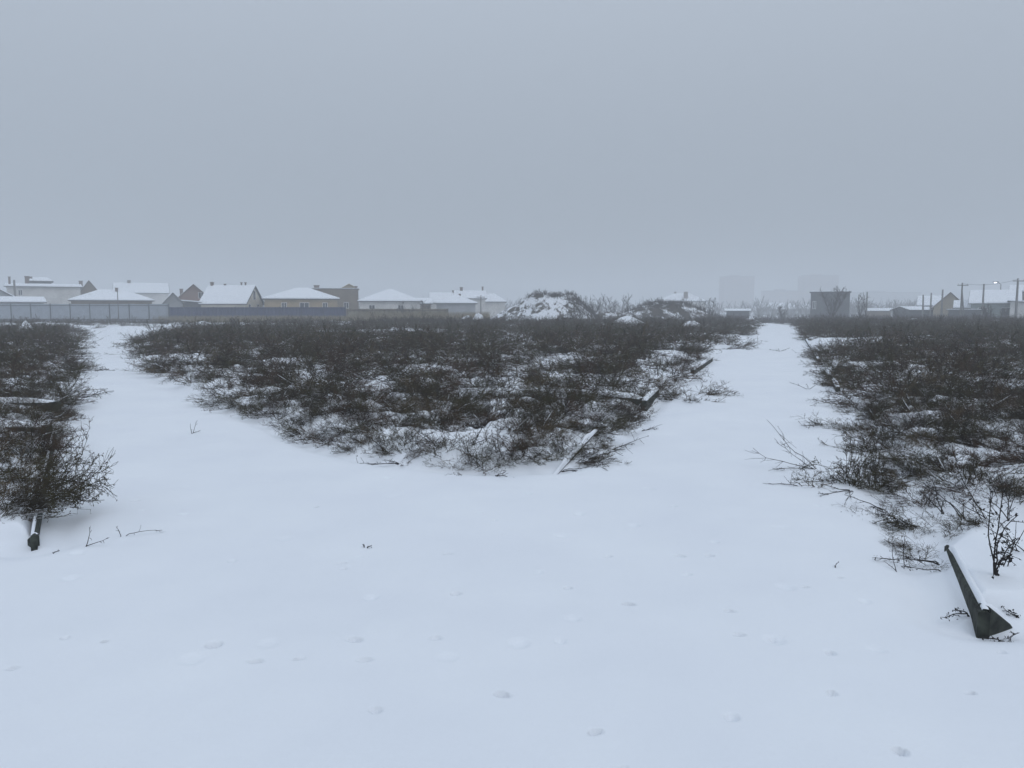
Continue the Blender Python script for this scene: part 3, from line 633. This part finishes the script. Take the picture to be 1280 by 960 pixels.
def tree(px, Yd, top_py, label, seed=0, lean=0, dense=1.0, name='bare_tree', stems=1, spread=.55, thick=1.0):
    g = np.random.default_rng(seed); x = wx(px, Yd); z0 = hgt(x, Yd); h = hz(top_py, Yd) - z0
    root = empty(name, (x, Yd, z0)); tag(root, label, 'tree'); L0, L1 = [], []
    for s in range(stems):
        P, r = branch(g, (g.normal(0, .05), 0, -.1), (lean + g.normal(0, .12 + .15 * (stems > 1)), g.normal(0, .1), 1), h * g.uniform(.75, 1), 8, h * .018 * thick, h * .004, 0, .06); L0.append((P, r))
        for k in range(int(14 * dense)):
            i = int(g.integers(2, 8)); a = g.uniform(0, 6.28)
            d = unit(np.array([math.cos(a) * spread, math.sin(a) * spread, 1]) + .2 * unit(P[i] - P[i - 1])); L = h * g.uniform(.2, .42) * (1.2 - i / 10)
            P2, r2 = branch(g, P[i], d, L, 5, h * .007 * thick, h * .003, 0, .12); L1.append((P2, r2))
            for q in range(int(6 * dense)):
                j = int(g.integers(1, 5)); d3 = unit(unit(P2[j] - P2[j - 1]) + g.normal(0, .45, 3)); P3, r3 = branch(g, P2[j], d3, L * g.uniform(.25, .5), 4, h * .0035 * thick, h * .002, 0, .15); L1.append((P3, r3))
    V, Q = tubes(L0, 6); mesh_np('trunk', V, Q, [FAR_BARK], parent=root); V, Q = tubes(L1); mesh_np('crown', V, Q, [FAR_BARK], parent=root); return root
tree(1038, 92, 362, 'bushy bare tree in front of the dark flat topped building', 1, 0, 1.3, stems=4, spread=.7, thick=1.2)
tree(1074, 90, 366, 'forked bare tree just right of the dark flat topped building', 2, .15, .9, stems=2, spread=.8)
tree(1084, 97, 364, 'slim bare tree leaning right beside the forked one', 3, .12, .7)
tree(978, 100, 381, 'small rounded bare bush at the end of the right path', 4, 0, 1.4, 'bare_bush', 4, .9, 1.3)
tree(888, 92, 369, 'bare tree on the right shoulder of the lower mound', 5, .2, 1.0, stems=2, spread=.9)
tree(872, 94, 374, 'short bare tree left of the one on the mound shoulder', 6, -.1, 1.0, stems=2, spread=.8)
tree(745, 92, 368, 'thin bare tree right behind the tall central mound', 7, 0, 1.0, stems=3, spread=.6)
tree(765, 95, 369, 'bare tree in the gap between the two mounds', 8, .05, 1.1, stems=3, spread=.7)
tree(784, 97, 368, 'bare tree with a forked crown at the left of the lower mound', 9, -.1, 1.1, stems=2, spread=.8)
tree(812, 98, 370, 'single thin bare tree standing behind the lower mound', 10, 0, .8)
tree(511, 100, 377, 'short brushy tree behind the dry reeds', 11, 0, 1.2, stems=4, spread=.6)
tree(529, 101, 376, 'short brushy tree, the second behind the dry reeds', 12, 0, 1.2, stems=4, spread=.6)
tree(1125, 98, 383, 'low bare bush left of the snow bank on the right', 13, 0, 1.4, 'bare_bush', 4, .9, 1.3)
tree(1236, 88, 381, 'dark bare bush in front of the pale right hand house', 14, 0, 1.5, 'bare_bush', 5, .9, 1.6)
tree(1256, 90, 384, 'dark bare bush at the foot of the tallest right hand pole', 15, 0, 1.5, 'bare_bush', 5, .9, 1.6)
tree(292, 62, 396, 'dark leafless bush standing up out of the scrub before the blue fence', 16, 0, 1.6, 'bare_bush', 6, 1.1, 1.2)

# ------------------------------------------------------------------ fences
def fence(px0, px1, Yd, top_py, label, col_m, post_m, step=25, name='sheet_fence', rib=.0, bot_z=.0, Y1=None):
    Y1 = Y1 or Yd; x0, x1 = wx(px0, Yd), wx(px1, Y1); H_ = hz(top_py, Yd)
    root = empty(name, (x0, Yd, 0)); tag(root, label, 'fence'); L = math.hypot(x1 - x0, Y1 - Yd); root.rotation_euler = (0, 0, math.atan2(Y1 - Yd, x1 - x0))
    n = max(1, round(L / (step * Yd / F)))
    for k in range(n):
        a, b = L * k / n + .05, L * (k + 1) / n - .05; V = []; m_ = 24
        for i in range(m_ + 1):
            xx = a + (b - a) * i / m_; yy = rib * (1 if (i // 2) % 2 else -1)
            V.append((xx, yy, bot_z)); V.append((xx, yy, H_))
        V += [(x, y + .02, z) for x, y, z in V]; o2 = 2 * (m_ + 1)
        Fc = [(2 * i, 2 * i + 2, 2 * i + 3, 2 * i + 1) for i in range(m_)] + [(o2 + 2 * i + 1, o2 + 2 * i + 3, o2 + 2 * i + 2, o2 + 2 * i) for i in range(m_)] + [(2 * i + 1, 2 * i + 3, o2 + 2 * i + 3, o2 + 2 * i + 1) for i in range(m_)]
        mesh_py('panel', V, Fc, col_m, root)
    for k in range(n + 1):
        MB().box(L * k / n - .05, L * k / n + .05, -.06, .06, -.2, H_ + .06).build('post', post_m, root)
    m = MB().box(0, L, -.07, -.045, H_ - .22, H_ - .14); m.box(0, L, -.07, -.045, .5, .58); m.build('rail', post_m, root)
    return root
GREY = M('grey_sheet', (.30, .33, .37), .5, .08, 1.5); GPOST = M('post_paint', (.10, .11, .12), .6)
BLUE = M('blue_sheet', (.050, .062, .125), .5, .1, 1.5); REED = M('reed_screen', (.20, .17, .12), .9, .3, 1.0, c2=(.28, .25, .19))
fence(-60, 211, 92, 380, 'long pale grey sheet metal fence with dark posts on the left', GREY, GPOST, 25)
fence(212, 432, 97, 384, 'dark blue corrugated fence in front of the gabled and hipped houses', BLUE, M('blue_post', (.04, .05, .09), .6), 28, rib=.02)
fence(434, 560, 100, 386, 'weathered brown fence behind the reeds, right of the blue fence', REED, M('brown_post', (.10, .085, .07), .8), 30, rib=.02)
def strip(px0, px1, Y0, Y1, n, seed, label, hh=(.4, .9), name='dry_grass', mat=None):
    g = np.random.default_rng(seed); xs_ = g.uniform(wx(px0, Y0), wx(px1, Y0), n); ys_ = g.uniform(Y0, Y1, n); zz = height(xs_, ys_)
    lines = []
    for x, y, z in zip(xs_, ys_, zz):
        l = g.uniform(*hh); p = np.array([[0, 0, -.05], [g.normal(0, .06), g.normal(0, .05), l * .6], [g.normal(0, .16), g.normal(0, .1), l]]) + (x, y, z); lines.append((p, np.array([.014, .012, .005])))
    V, Q = tubes(lines); o = mesh_np(name, V, Q, [mat or GRASS]); tag(o, label, 'grass', None, 'stuff')
strip(190, 470, 90, 95.5, 9000, 1, 'tan dry grass along the foot of the blue fence', (.5, 1.05))
strip(435, 610, 92, 99, 7000, 2, 'pale dry reeds standing in front of the brown fence', (.6, 1.5))
strip(-40, 205, 86, 91.2, 2200, 3, 'dry weeds along the foot of the grey fence', (.2, .6), 'dry_weeds', FAR_BARK)
strip(760, 1290, 84, 100, 9000, 4, 'brown dry weeds in front of the far right buildings', (.4, 1.1), 'dry_weeds', FAR_BARK)

# ------------------------------------------------------------------ houses
W_ = lambda n, c, **k: M(n, c, .85, .12, .8, **k)
PALE = W_('pale_plaster', (.50, .49, .47)); CREAM = W_('cream_plaster', (.58, .53, .44)); OCHRE = W_('ochre_brick', (.30, .235, .15)); BROWN = W_('brown_brick', (.17, .135, .10))
PINK = W_('rose_brick', (.24, .16, .135)); DARK = W_('dark_wall', (.10, .10, .105)); GREYW = W_('grey_block', (.30, .31, .32)); YEL = W_('yellow_plaster', (.34, .29, .21)); GREEN = W_('green_grey_wall', (.24, .28, .27))
ROOF = M('roof_sheet', (.07, .065, .065), .6); ROOFB = M('brown_roof', (.12, .075, .055), .6); GLASS = M('window_glass', (.03, .035, .045), .15, .1); FRAME = M('window_frame', (.6, .6, .6), .5, .05)
BRK = M('chimney_brick', (.16, .12, .10), .9)
def house(label, pxc, Yd, wid, dep, eave, ridge, kind='hip', wall=PALE, rot=0, ridge_len=None, chim=(), wins=(), snow=.14, roofm=None, roof_off=0, name='house', cat='house', over=.35, doors=()):
    """front face (towards the camera) is y=-dep/2; kind: hip, gable_x (ridge along the front), gable_y (gable faces front), flat, shed
       chim: (x, y, height above ridge, width); wins: (x, z, w, h) on the front"""
    x = wx(pxc, Yd); ze = hz(eave, Yd); zr = hz(ridge, Yd); th = -math.atan2(x, Yd); rr_ = th + R(rot); root = empty(name, (x - math.sin(th) * dep / 2, Yd + math.cos(th) * dep / 2, 0), rr_); tag(root, label, cat)
    a, b = wid / 2, dep / 2; roofm = roofm or ROOF; t = .10
    if kind == 'gable_y':
        MB().prism([(-a, -b, -.3), (a, -b, -.3), (a, -b, ze), (0, -b, zr - .05), (-a, -b, ze)], (0, dep, 0)).build('wall', wall, root)
        sl = (zr - ze) / a; o = over
        pl = [[(-a - o, -b - o, ze - sl * o), (0, -b - o, zr), (0, b + o, zr), (-a - o, b + o, ze - sl * o)], [(a + o, -b - o, ze - sl * o), (a + o, b + o, ze - sl * o), (0, b + o, zr), (0, -b - o, zr)]]
    elif kind == 'gable_x':
        MB().prism([(-a, -b, -.3), (-a, b, -.3), (-a, b, ze), (-a, 0, zr - .05), (-a, -b, ze)], (wid, 0, 0)).build('wall', wall, root)
        sl = (zr - ze) / b; o = over
        pl = [[(-a - o, -b - o, ze - sl * o), (a + o, -b - o, ze - sl * o), (a + o, 0, zr), (-a - o, 0, zr)], [(a + o, b + o, ze - sl * o), (-a - o, b + o, ze - sl * o), (-a - o, 0, zr), (a + o, 0, zr)]]
    elif kind == 'hip':
        MB().box(-a, a, -b, b, -.3, ze).build('wall', wall, root); rl = (ridge_len if ridge_len is not None else max(0.01, wid - dep)) / 2; o = over; A, B = a + o, b + o; r0 = roof_off
        e = [(-A, -B, ze), (A, -B, ze), (A, B, ze), (-A, B, ze)]; p, q = (r0 - rl, 0, zr), (r0 + rl, 0, zr)
        pl = [[e[0], e[1], q, p], [e[2], e[3], p, q], [e[1], e[2], q], [e[3], e[0], p]]
    elif kind == 'shed':
        MB().prism([(-a, -b, -.3), (a, -b, -.3), (a, -b, ze), (-a, -b, zr)], (0, dep, 0)).build('wall', wall, root); o = over
        pl = [[(-a - o, -b - o, zr), (a + o, -b - o, ze), (a + o, b + o, ze), (-a - o, b + o, zr)]]
    else:
        MB().box(-a, a, -b, b, -.3, ze).build('wall', wall, root); o = over
        pl = [[(-a - o, -b - o, ze), (a + o, -b - o, ze), (a + o, b + o, ze), (-a - o, b + o, ze)]]
    m = MB()
    for P in pl: m.prism([(p[0], p[1], p[2] + .012) for p in P], (0, 0, t))
    rf = m.build('roof', roofm, root)
    if snow:
        m = MB(); c = np.mean([np.mean(P, 0) for P in pl], 0)
        for P in pl:
            k = np.mean(P, 0); m.prism([tuple(np.array(p) * .985 + k * .015 + (0, 0, t + .015)) for p in P], (0, 0, snow))
        m.build('roof_snow', SNOW, rf)
    zt = zr if kind != 'flat' else ze
    for cx_, cy_, ch, cw in chim:
        zb = max(ze, zt - 1.6); cm = MB().box(cx_ - cw / 2, cx_ + cw / 2, cy_ - cw / 2, cy_ + cw / 2, zb, zt + ch); cm.box(cx_ - cw / 2 - .06, cx_ + cw / 2 + .06, cy_ - cw / 2 - .06, cy_ + cw / 2 + .06, zt + ch + .002, zt + ch + .1)
        cm.build('chimney', BRK, rf)
    for wx_, wz, ww, wh in wins:
        fr = MB(); f = .07
        fr.box(wx_ - ww / 2, wx_ + ww / 2, -b - .06, -b - .004, wz, wz + f); fr.box(wx_ - ww / 2, wx_ + ww / 2, -b - .06, -b - .004, wz + wh - f, wz + wh)
        fr.box(wx_ - ww / 2, wx_ - ww / 2 + f, -b - .058, -b - .004, wz + f + .002, wz + wh - f - .002); fr.box(wx_ + ww / 2 - f, wx_ + ww / 2, -b - .058, -b - .004, wz + f + .002, wz + wh - f - .002); fr.box(wx_ - f / 2, wx_ + f / 2, -b - .05, -b - .004, wz + f + .002, wz + wh - f - .002)
        wo = fr.build('window', FRAME, root)
        MB().box(wx_ - ww / 2 + f, wx_ + ww / 2 - f, -b - .03, -b - .003, wz + f, wz + wh - f).build('pane', GLASS, wo)
    return root
S = lambda Yd: Yd / F
house('snow roofed house cut by the left picture edge', -12, 104, 6.4, 8, 374, 356, 'gable_y', GREYW, chim=((-1, 0, .5, .5),))
house('long pale two storey house with a narrow snow roof, behind the grey fence', 57, 122, 9.9, 9, 359, 355.5, 'gable_x', PALE, chim=((-2.3, 0, 1.3, .6), (-4.6, -2, 1.1, .3)), wins=((-3.2, 3.9, .6, .9), (-1.6, 1.8, .8, 1.0)), name='house')
house('dark round shouldered roof rising behind the long pale house', 52, 136, 3.4, 6, 352, 347, 'hip', DARK, ridge_len=2.2, snow=.05, chim=((-1.6, -1, .1, .9),))
house('low snow roofed outbuilding with a shallow gable by the grey fence', 22, 101, 5.6, 5, 378, 372.5, 'gable_x', GREYW, rot=4)
house('dark steep gable with a chimney behind the brown walled house', 113, 128, 4.4, 7, 374, 351, 'gable_y', BROWN, snow=.06, roofm=ROOFB, chim=((-1.2, 0, .0, .55),))
house('brown walled house under a wide snow covered hip roof, behind the grey fence', 141, 104, 9.6, 9, 376.5, 363, 'hip', BROWN, ridge_len=3.0, chim=((.6, -1, .35, .35), (-2.6, -2.4, -.6, .3)), wins=((-2, .9, 1.2, 1.1), (2, .9, 1.2, 1.1)))
house('pale house fading into fog behind the brown walled hip roof', 178, 176, 11, 9, 366, 354, 'gable_x', PALE, chim=((-2.5, 0, .7, .7),))
house('small narrow gabled shed left of the rose brick gable', 217, 112, 2.6, 5, 379, 366.5, 'gable_y', GREYW, snow=.05, name='shed', cat='shed')
house('rose brick gable with an attic window, left of the white snow roofed house', 243, 114, 4.6, 8, 374, 356, 'gable_y', PINK, snow=.06, roofm=ROOFB, chim=((-1.7, 0, -.6, .45),), wins=((1.0, hz(373, 114), .8, .9),))
house('low dark lean-to with a snow roof in front of the rose brick gable', 248, 108, 3.6, 3, 380, 377, 'shed', DARK, name='shed', cat='shed')
house('house with a big snow roof slope and a pale gable with three windows', 291, 108, 6.4, 6.0, 379, 357.5, 'gable_x', CREAM, rot=-24, chim=((-2.9, 0, .55, .35), (-1.0, 0, .3, .2), (1.4, 0, .5, .16), (2.0, 0, .5, .16)), over=.3)
# gable-end windows of that house
h9 = col.objects[-1]
while h9.parent: h9 = h9.parent
for yy, zz, ww, hh in ((0, 3.1, .9, 1.3), (-1.7, 1.5, .8, 1.0), (1.2, 1.5, .8, 1.0)):
    fr = MB(); x0 = 3.2
    fr.box(x0 + .004, x0 + .06, yy - ww / 2, yy + ww / 2, zz, zz + .07); fr.box(x0 + .004, x0 + .06, yy - ww / 2, yy + ww / 2, zz + hh - .07, zz + hh); fr.box(x0 + .004, x0 + .058, yy - ww / 2, yy - ww / 2 + .07, zz + .072, zz + hh - .072); fr.box(x0 + .004, x0 + .058, yy + ww / 2 - .07, yy + ww / 2, zz + .072, zz + hh - .072)
    wo = fr.build('window', FRAME, h9); MB().box(x0 + .003, x0 + .03, yy - ww / 2 + .07, yy + ww / 2 - .07, zz + .07, zz + hh - .07).build('pane', GLASS, wo)
house('ochre brick bungalow under a wide snow covered hip roof, behind the blue fence', 377, 108, 9.8, 9, 374.5, 360.5, 'hip', OCHRE, ridge_len=1.6, roof_off=.2, wins=((-2.3, 1.5, .7, 1.2), (.4, 1.5, 1.3, 1.2), (3.2, 1.5, .7, 1.2)))
house('boxy brown two storey house with a flat snow roof', 420, 122, 7.0, 7, 361.5, 361, 'flat', BROWN, snow=.08, chim=((-2.9, -2, .55, .8), (3.2, -2, .45, .4)), wins=((1.6, 1.9, .8, 1.0),), over=.12)
house('small ochre roof rising above the boxy brown house', 437, 127, 2.6, 3, 361, 355.5, 'gable_y', YEL, snow=.05, roofm=M('ochre_roof', (.33, .26, .12), .7))
house('pale bungalow with a pointed snow covered hip roof, right of the boxy brown house', 488, 112, 8.6, 8, 377.5, 362, 'hip', PALE, ridge_len=.3, wins=((-2.6, 1.3, .9, 1.1), (1.5, 1.3, .9, 1.1)), chim=((1.2, 1, -.5, .35),))
house('low snow roofed annex right of the pointed hip roof', 523, 113, 3.6, 4, 379.5, 374, 'gable_x', BROWN)
house('dark walled bungalow with a small snow hip roof, left of the tall mound', 570, 116, 5.8, 7, 380, 370, 'hip', GREYW, ridge_len=.6, chim=((.6, 0, .3, .3),))
house('foggy gable behind the small snow hip roof', 556, 140, 5.0, 7, 378, 366.5, 'gable_x', PALE, chim=((1.6, 0, .5, .4),))
house('foggy pale house with a broad snow roof beside the tall mound', 588, 136, 5.2, 7, 373, 364, 'gable_x', PALE, chim=((-1.6, 0, .7, .5), (2.2, 0, .8, .3)))
house('foggy snow roof just left of the tall mound crest', 612, 150, 6, 7, 378, 368, 'hip', PALE, ridge_len=2)
house('foggy house with a snow roof and a chimney behind the lower mound', 852, 205, 12, 12, 377, 367, 'hip', PALE, ridge_len=4, chim=((1.0, -4, .4, 1.1), (-1.8, 0, .5, .5)))
house('little dark hut with a snow edged roof right of the lower mound', 922, 122, 3.4, 3, 389, 387, 'gable_x', DARK, snow=.05, name='hut', cat='hut')
house('low foggy house with a snow roof beyond the right path', 962, 260, 9, 9, 386, 379, 'gable_x', GREYW)
house('low foggy shed with a snow roof left of the dark flat topped building', 1000, 240, 6.5, 8, 386, 380.5, 'gable_x', GREYW)
house('dark flat topped building with thin snow on its roof and pale corner posts', 1037, 118, 5.5, 7, 365.5, 365, 'flat', DARK, snow=.12, over=.2, wins=((-2.2, 1.8, .5, 1.2),), name='workshop', cat='building')
house('foggy brown shed between the dark building and the leaning poles', 1098, 140, 4, 6, 389, 386, 'gable_x', BROWN, snow=.04, name='shed', cat='shed')
house('dark snow streaked shed left of the leaning poles', 1142, 116, 3.6, 6, 388, 384, 'gable_x', DARK, snow=.05, rot=25, name='shed', cat='shed')
house('house with a snow roof slope behind the two left poles on the right', 1168, 118, 4.2, 7, 382, 371, 'gable_x', GREYW)
house('yellow gable fronted house behind the leaning poles', 1187, 113, 4.2, 7, 384, 366, 'gable_y', YEL, snow=.1, roofm=ROOFB)
house('low grey outbuilding with a flat snow roof beside the braced pole', 1207, 103, 4.0, 5, 388, 387.5, 'flat', DARK, snow=.08, over=.25, name='shed', cat='shed')
house('small snow roofed porch house left of the large pale snow roofed house', 1213, 108, 3.6, 5, 385, 377, 'gable_x', GREYW)
house('steep little dark gable left of the large snow roof', 1218, 112, 1.6, 4, 376, 365, 'gable_y', DARK, snow=.04, name='dormer_house')
house('large house with a broad snow roof slope and green grey wall at the right', 1243, 106, 5.6, 8, 379, 363.5, 'gable_x', GREEN, wins=((-1.4, .9, 1.1, 1.1), (1.3, .9, 1.1, 1.1)))
house('yellow green house cut by the right picture edge', 1286, 108, 4.4, 8, 365, 357, 'gable_x', YEL)
house('pale annex with a snow roof at the right picture edge', 1284, 100, 3.8, 5, 380, 377, 'shed', PALE, name='annex')

def block(label, px0, px1, Yd, top_py, wall, floors, ncol, steps=()):
    x0, x1 = wx(px0, Yd), wx(px1, Yd); zt = hz(top_py, Yd); root = empty('apartment_building', ((x0 + x1) / 2, Yd, 0)); tag(root, label, 'building'); a = (x1 - x0) / 2
    MB().box(-a, a, 0, 14, -.3, zt).build('wall', wall, root)
    MB().box(-a - .3, a + .3, -.3, 14.3, zt + .004, zt + .5).build('roof', ROOF, root)
    MB().box(-a * .4, a * .1, 4, 9, zt + .504, zt + 1.6).build('roof_hut', wall, root)
    for i in range(floors):
        for j in range(ncol):
            cx_ = -a + (j + .5) * 2 * a / ncol; z = 1 + i * (zt - 1) / floors
            wo = MB().box(cx_ - .8, cx_ + .8, -.08, -.004, z, z + 1.4).build('window', FRAME, root); MB().box(cx_ - .7, cx_ + .7, -.1, -.082, z + .1, z + 1.3).build('pane', GLASS, wo)
    return root
block('tall apartment block fading into fog, the left one', 904, 942, 620, 346, PINK, 5, 5)
block('tall apartment block fading into fog behind the dark flat topped building', 1004, 1047, 620, 345, PINK, 5, 5)
block('wide lower block fading into fog between the two tall ones', 958, 1004, 590, 364, PINK, 3, 7)
block('wide foggy block at the right behind the forked tree', 1060, 1150, 590, 366, GREYW, 3, 10)

# far scrubby tree line in the fog
gg = np.random.default_rng(77); P = [(x, y, 0) for x, y in zip(gg.uniform(-170, 180, 700), gg.uniform(190, 300, 700))]
fartwigs('treeline', P, 'grey line of bare trees fading into the fog behind the houses', 'trees', 'stuff', 5, (2.5, 5.5), 6, 1.2, .09)

# ------------------------------------------------------------------ poles, lamp, wires
WOOD = M('pole_concrete', (.16, .155, .15), .8, .15, 3)
def pole(px, Yd, top_py, label, arm=1, brace=0, r=.12, lean=0.0, name='utility_pole'):
    x = wx(px, Yd); h = hz(top_py, Yd); root = empty(name, (x, Yd, 0)); tag(root, label, 'pole'); root.rotation_euler = (0, lean, 0)
    MB().tube((0, 0, -.4), (0, 0, h), r * 1.25, r * .8, 10).build('shaft', WOOD, root, True)
    if arm:
        a = MB(); a.box(-.65, .65, -.18, -.10, h - .35, h - .25); a.build('crossarm', WOOD, root)
        for q in (-.55, 0, .55): MB().tube((q, -.14, h - .248), (q, -.14, h - .08), .045, .035, 8).build('insulator', FRAME, root)
    if brace: MB().tube((brace, 0, -.3), (.0, 0, h - 1.0), .10, .09, 8).build('brace', WOOD, root)
    return root, x, h
pole(148, 88, 362, 'thin metal mast rising from the grey fence on the left', 0, 0, .05, name='mast')
pole(20, 110, 350, 'thin dark pole on the roof line of the long pale house', 0, 0, .16)
pole(1154, 112, 368.5, 'left leaning pole beside the yellow gable', 0, 0, .13, -.03)
pole(1163, 108, 366, 'pale thin pole between the leaning pole and the yellow gable', 0, 0, .11)
pole(1177, 106, 362, 'straight pole in front of the yellow gable', 0, 0, .13)
pole(1201, 94, 353.5, 'tall pole propped by a slanting brace, right of the yellow gable', 1, .55, .10)
pole(1228, 100, 355, 'tall pole with a lamp arm in front of the large snow roof', 0, 0, .12)
pole(1270, 90, 348, 'thickest and tallest pole near the right picture edge', 1, 0, .13)
pole(1279, 108, 350, 'pole at the very right picture edge', 0, 0, .09)
pole(601, 118, 369, 'thin pole with a cross arm left of the tall mound', 1, 0, .09)
pole(1083, 120, 365, 'lone foggy pole right of the dark flat topped building', 0, 0, .12)
# street lamp: its own pole behind the snow roof
xl = wx(1243, 112); zl = hz(353, 112); lr = empty('street_lamp', (xl, 112, 0)); tag(lr, 'lit street lamp glowing above the large snow roof on the right', 'street lamp')
MB().tube((.9, .3, -.3), (.9, .3, zl - .3), .07, .05).build('shaft', WOOD, lr, True)
MB().tube((.9, .3, zl - .3), (.25, .05, zl + .08), .035, .03).build('arm', WOOD, lr, True)
hd = MB().box(-.42, .3, -.16, .16, zl + .02, zl + .12).build('lamp_head', GPOST, lr)
em = bpy.data.materials.new('lamp_light'); em.use_nodes = True; e = em.node_tree.nodes['Principled BSDF']; e.inputs['Emission Color'].default_value = (.9, .95, 1, 1); e.inputs['Emission Strength'].default_value = 6
MB().box(-.25, .0, -.1, .1, zl - .06, zl + .015).build('lens', em, hd)
# overhead wires on the right
def wire(a, b, sag, label):
    a, b = np.array(a), np.array(b); n = 14; P = np.array([a + (b - a) * t - np.array([0, 0, sag * 4 * t * (1 - t)]) for t in np.linspace(0, 1, n)]); V, Q = tubes([(P, np.full(n, .014))], 4)
    tag(mesh_np('overhead_wire', V, Q, [ROOF]), label, 'wire')
wire((wx(1201, 94), 94, hz(353.5, 94) - .1), (wx(1270, 90), 90, hz(348, 90) - .1), .35, 'sagging wire between the braced pole and the tallest pole')

# ------------------------------------------------------------------ fog
hm = bpy.data.materials.new('haze'); hm.use_nodes = True; n = hm.node_tree; n.nodes.clear()
o_ = n.nodes.new('ShaderNodeOutputMaterial'); v_ = n.nodes.new('ShaderNodeVolumePrincipled')
v_.inputs['Color'].default_value = (.80, .82, .84, 1); v_.inputs['Density'].default_value = FOG; v_.inputs['Anisotropy'].default_value = 0
n.links.new(v_.outputs[0], o_.inputs['Volume'])
hb = MB().box(-950, 950, -950, 950, -1.6, 32).build('haze', hm); tag(hb, 'grey winter fog filling the air over the whole field', 'fog', None, 'stuff')
print('done')
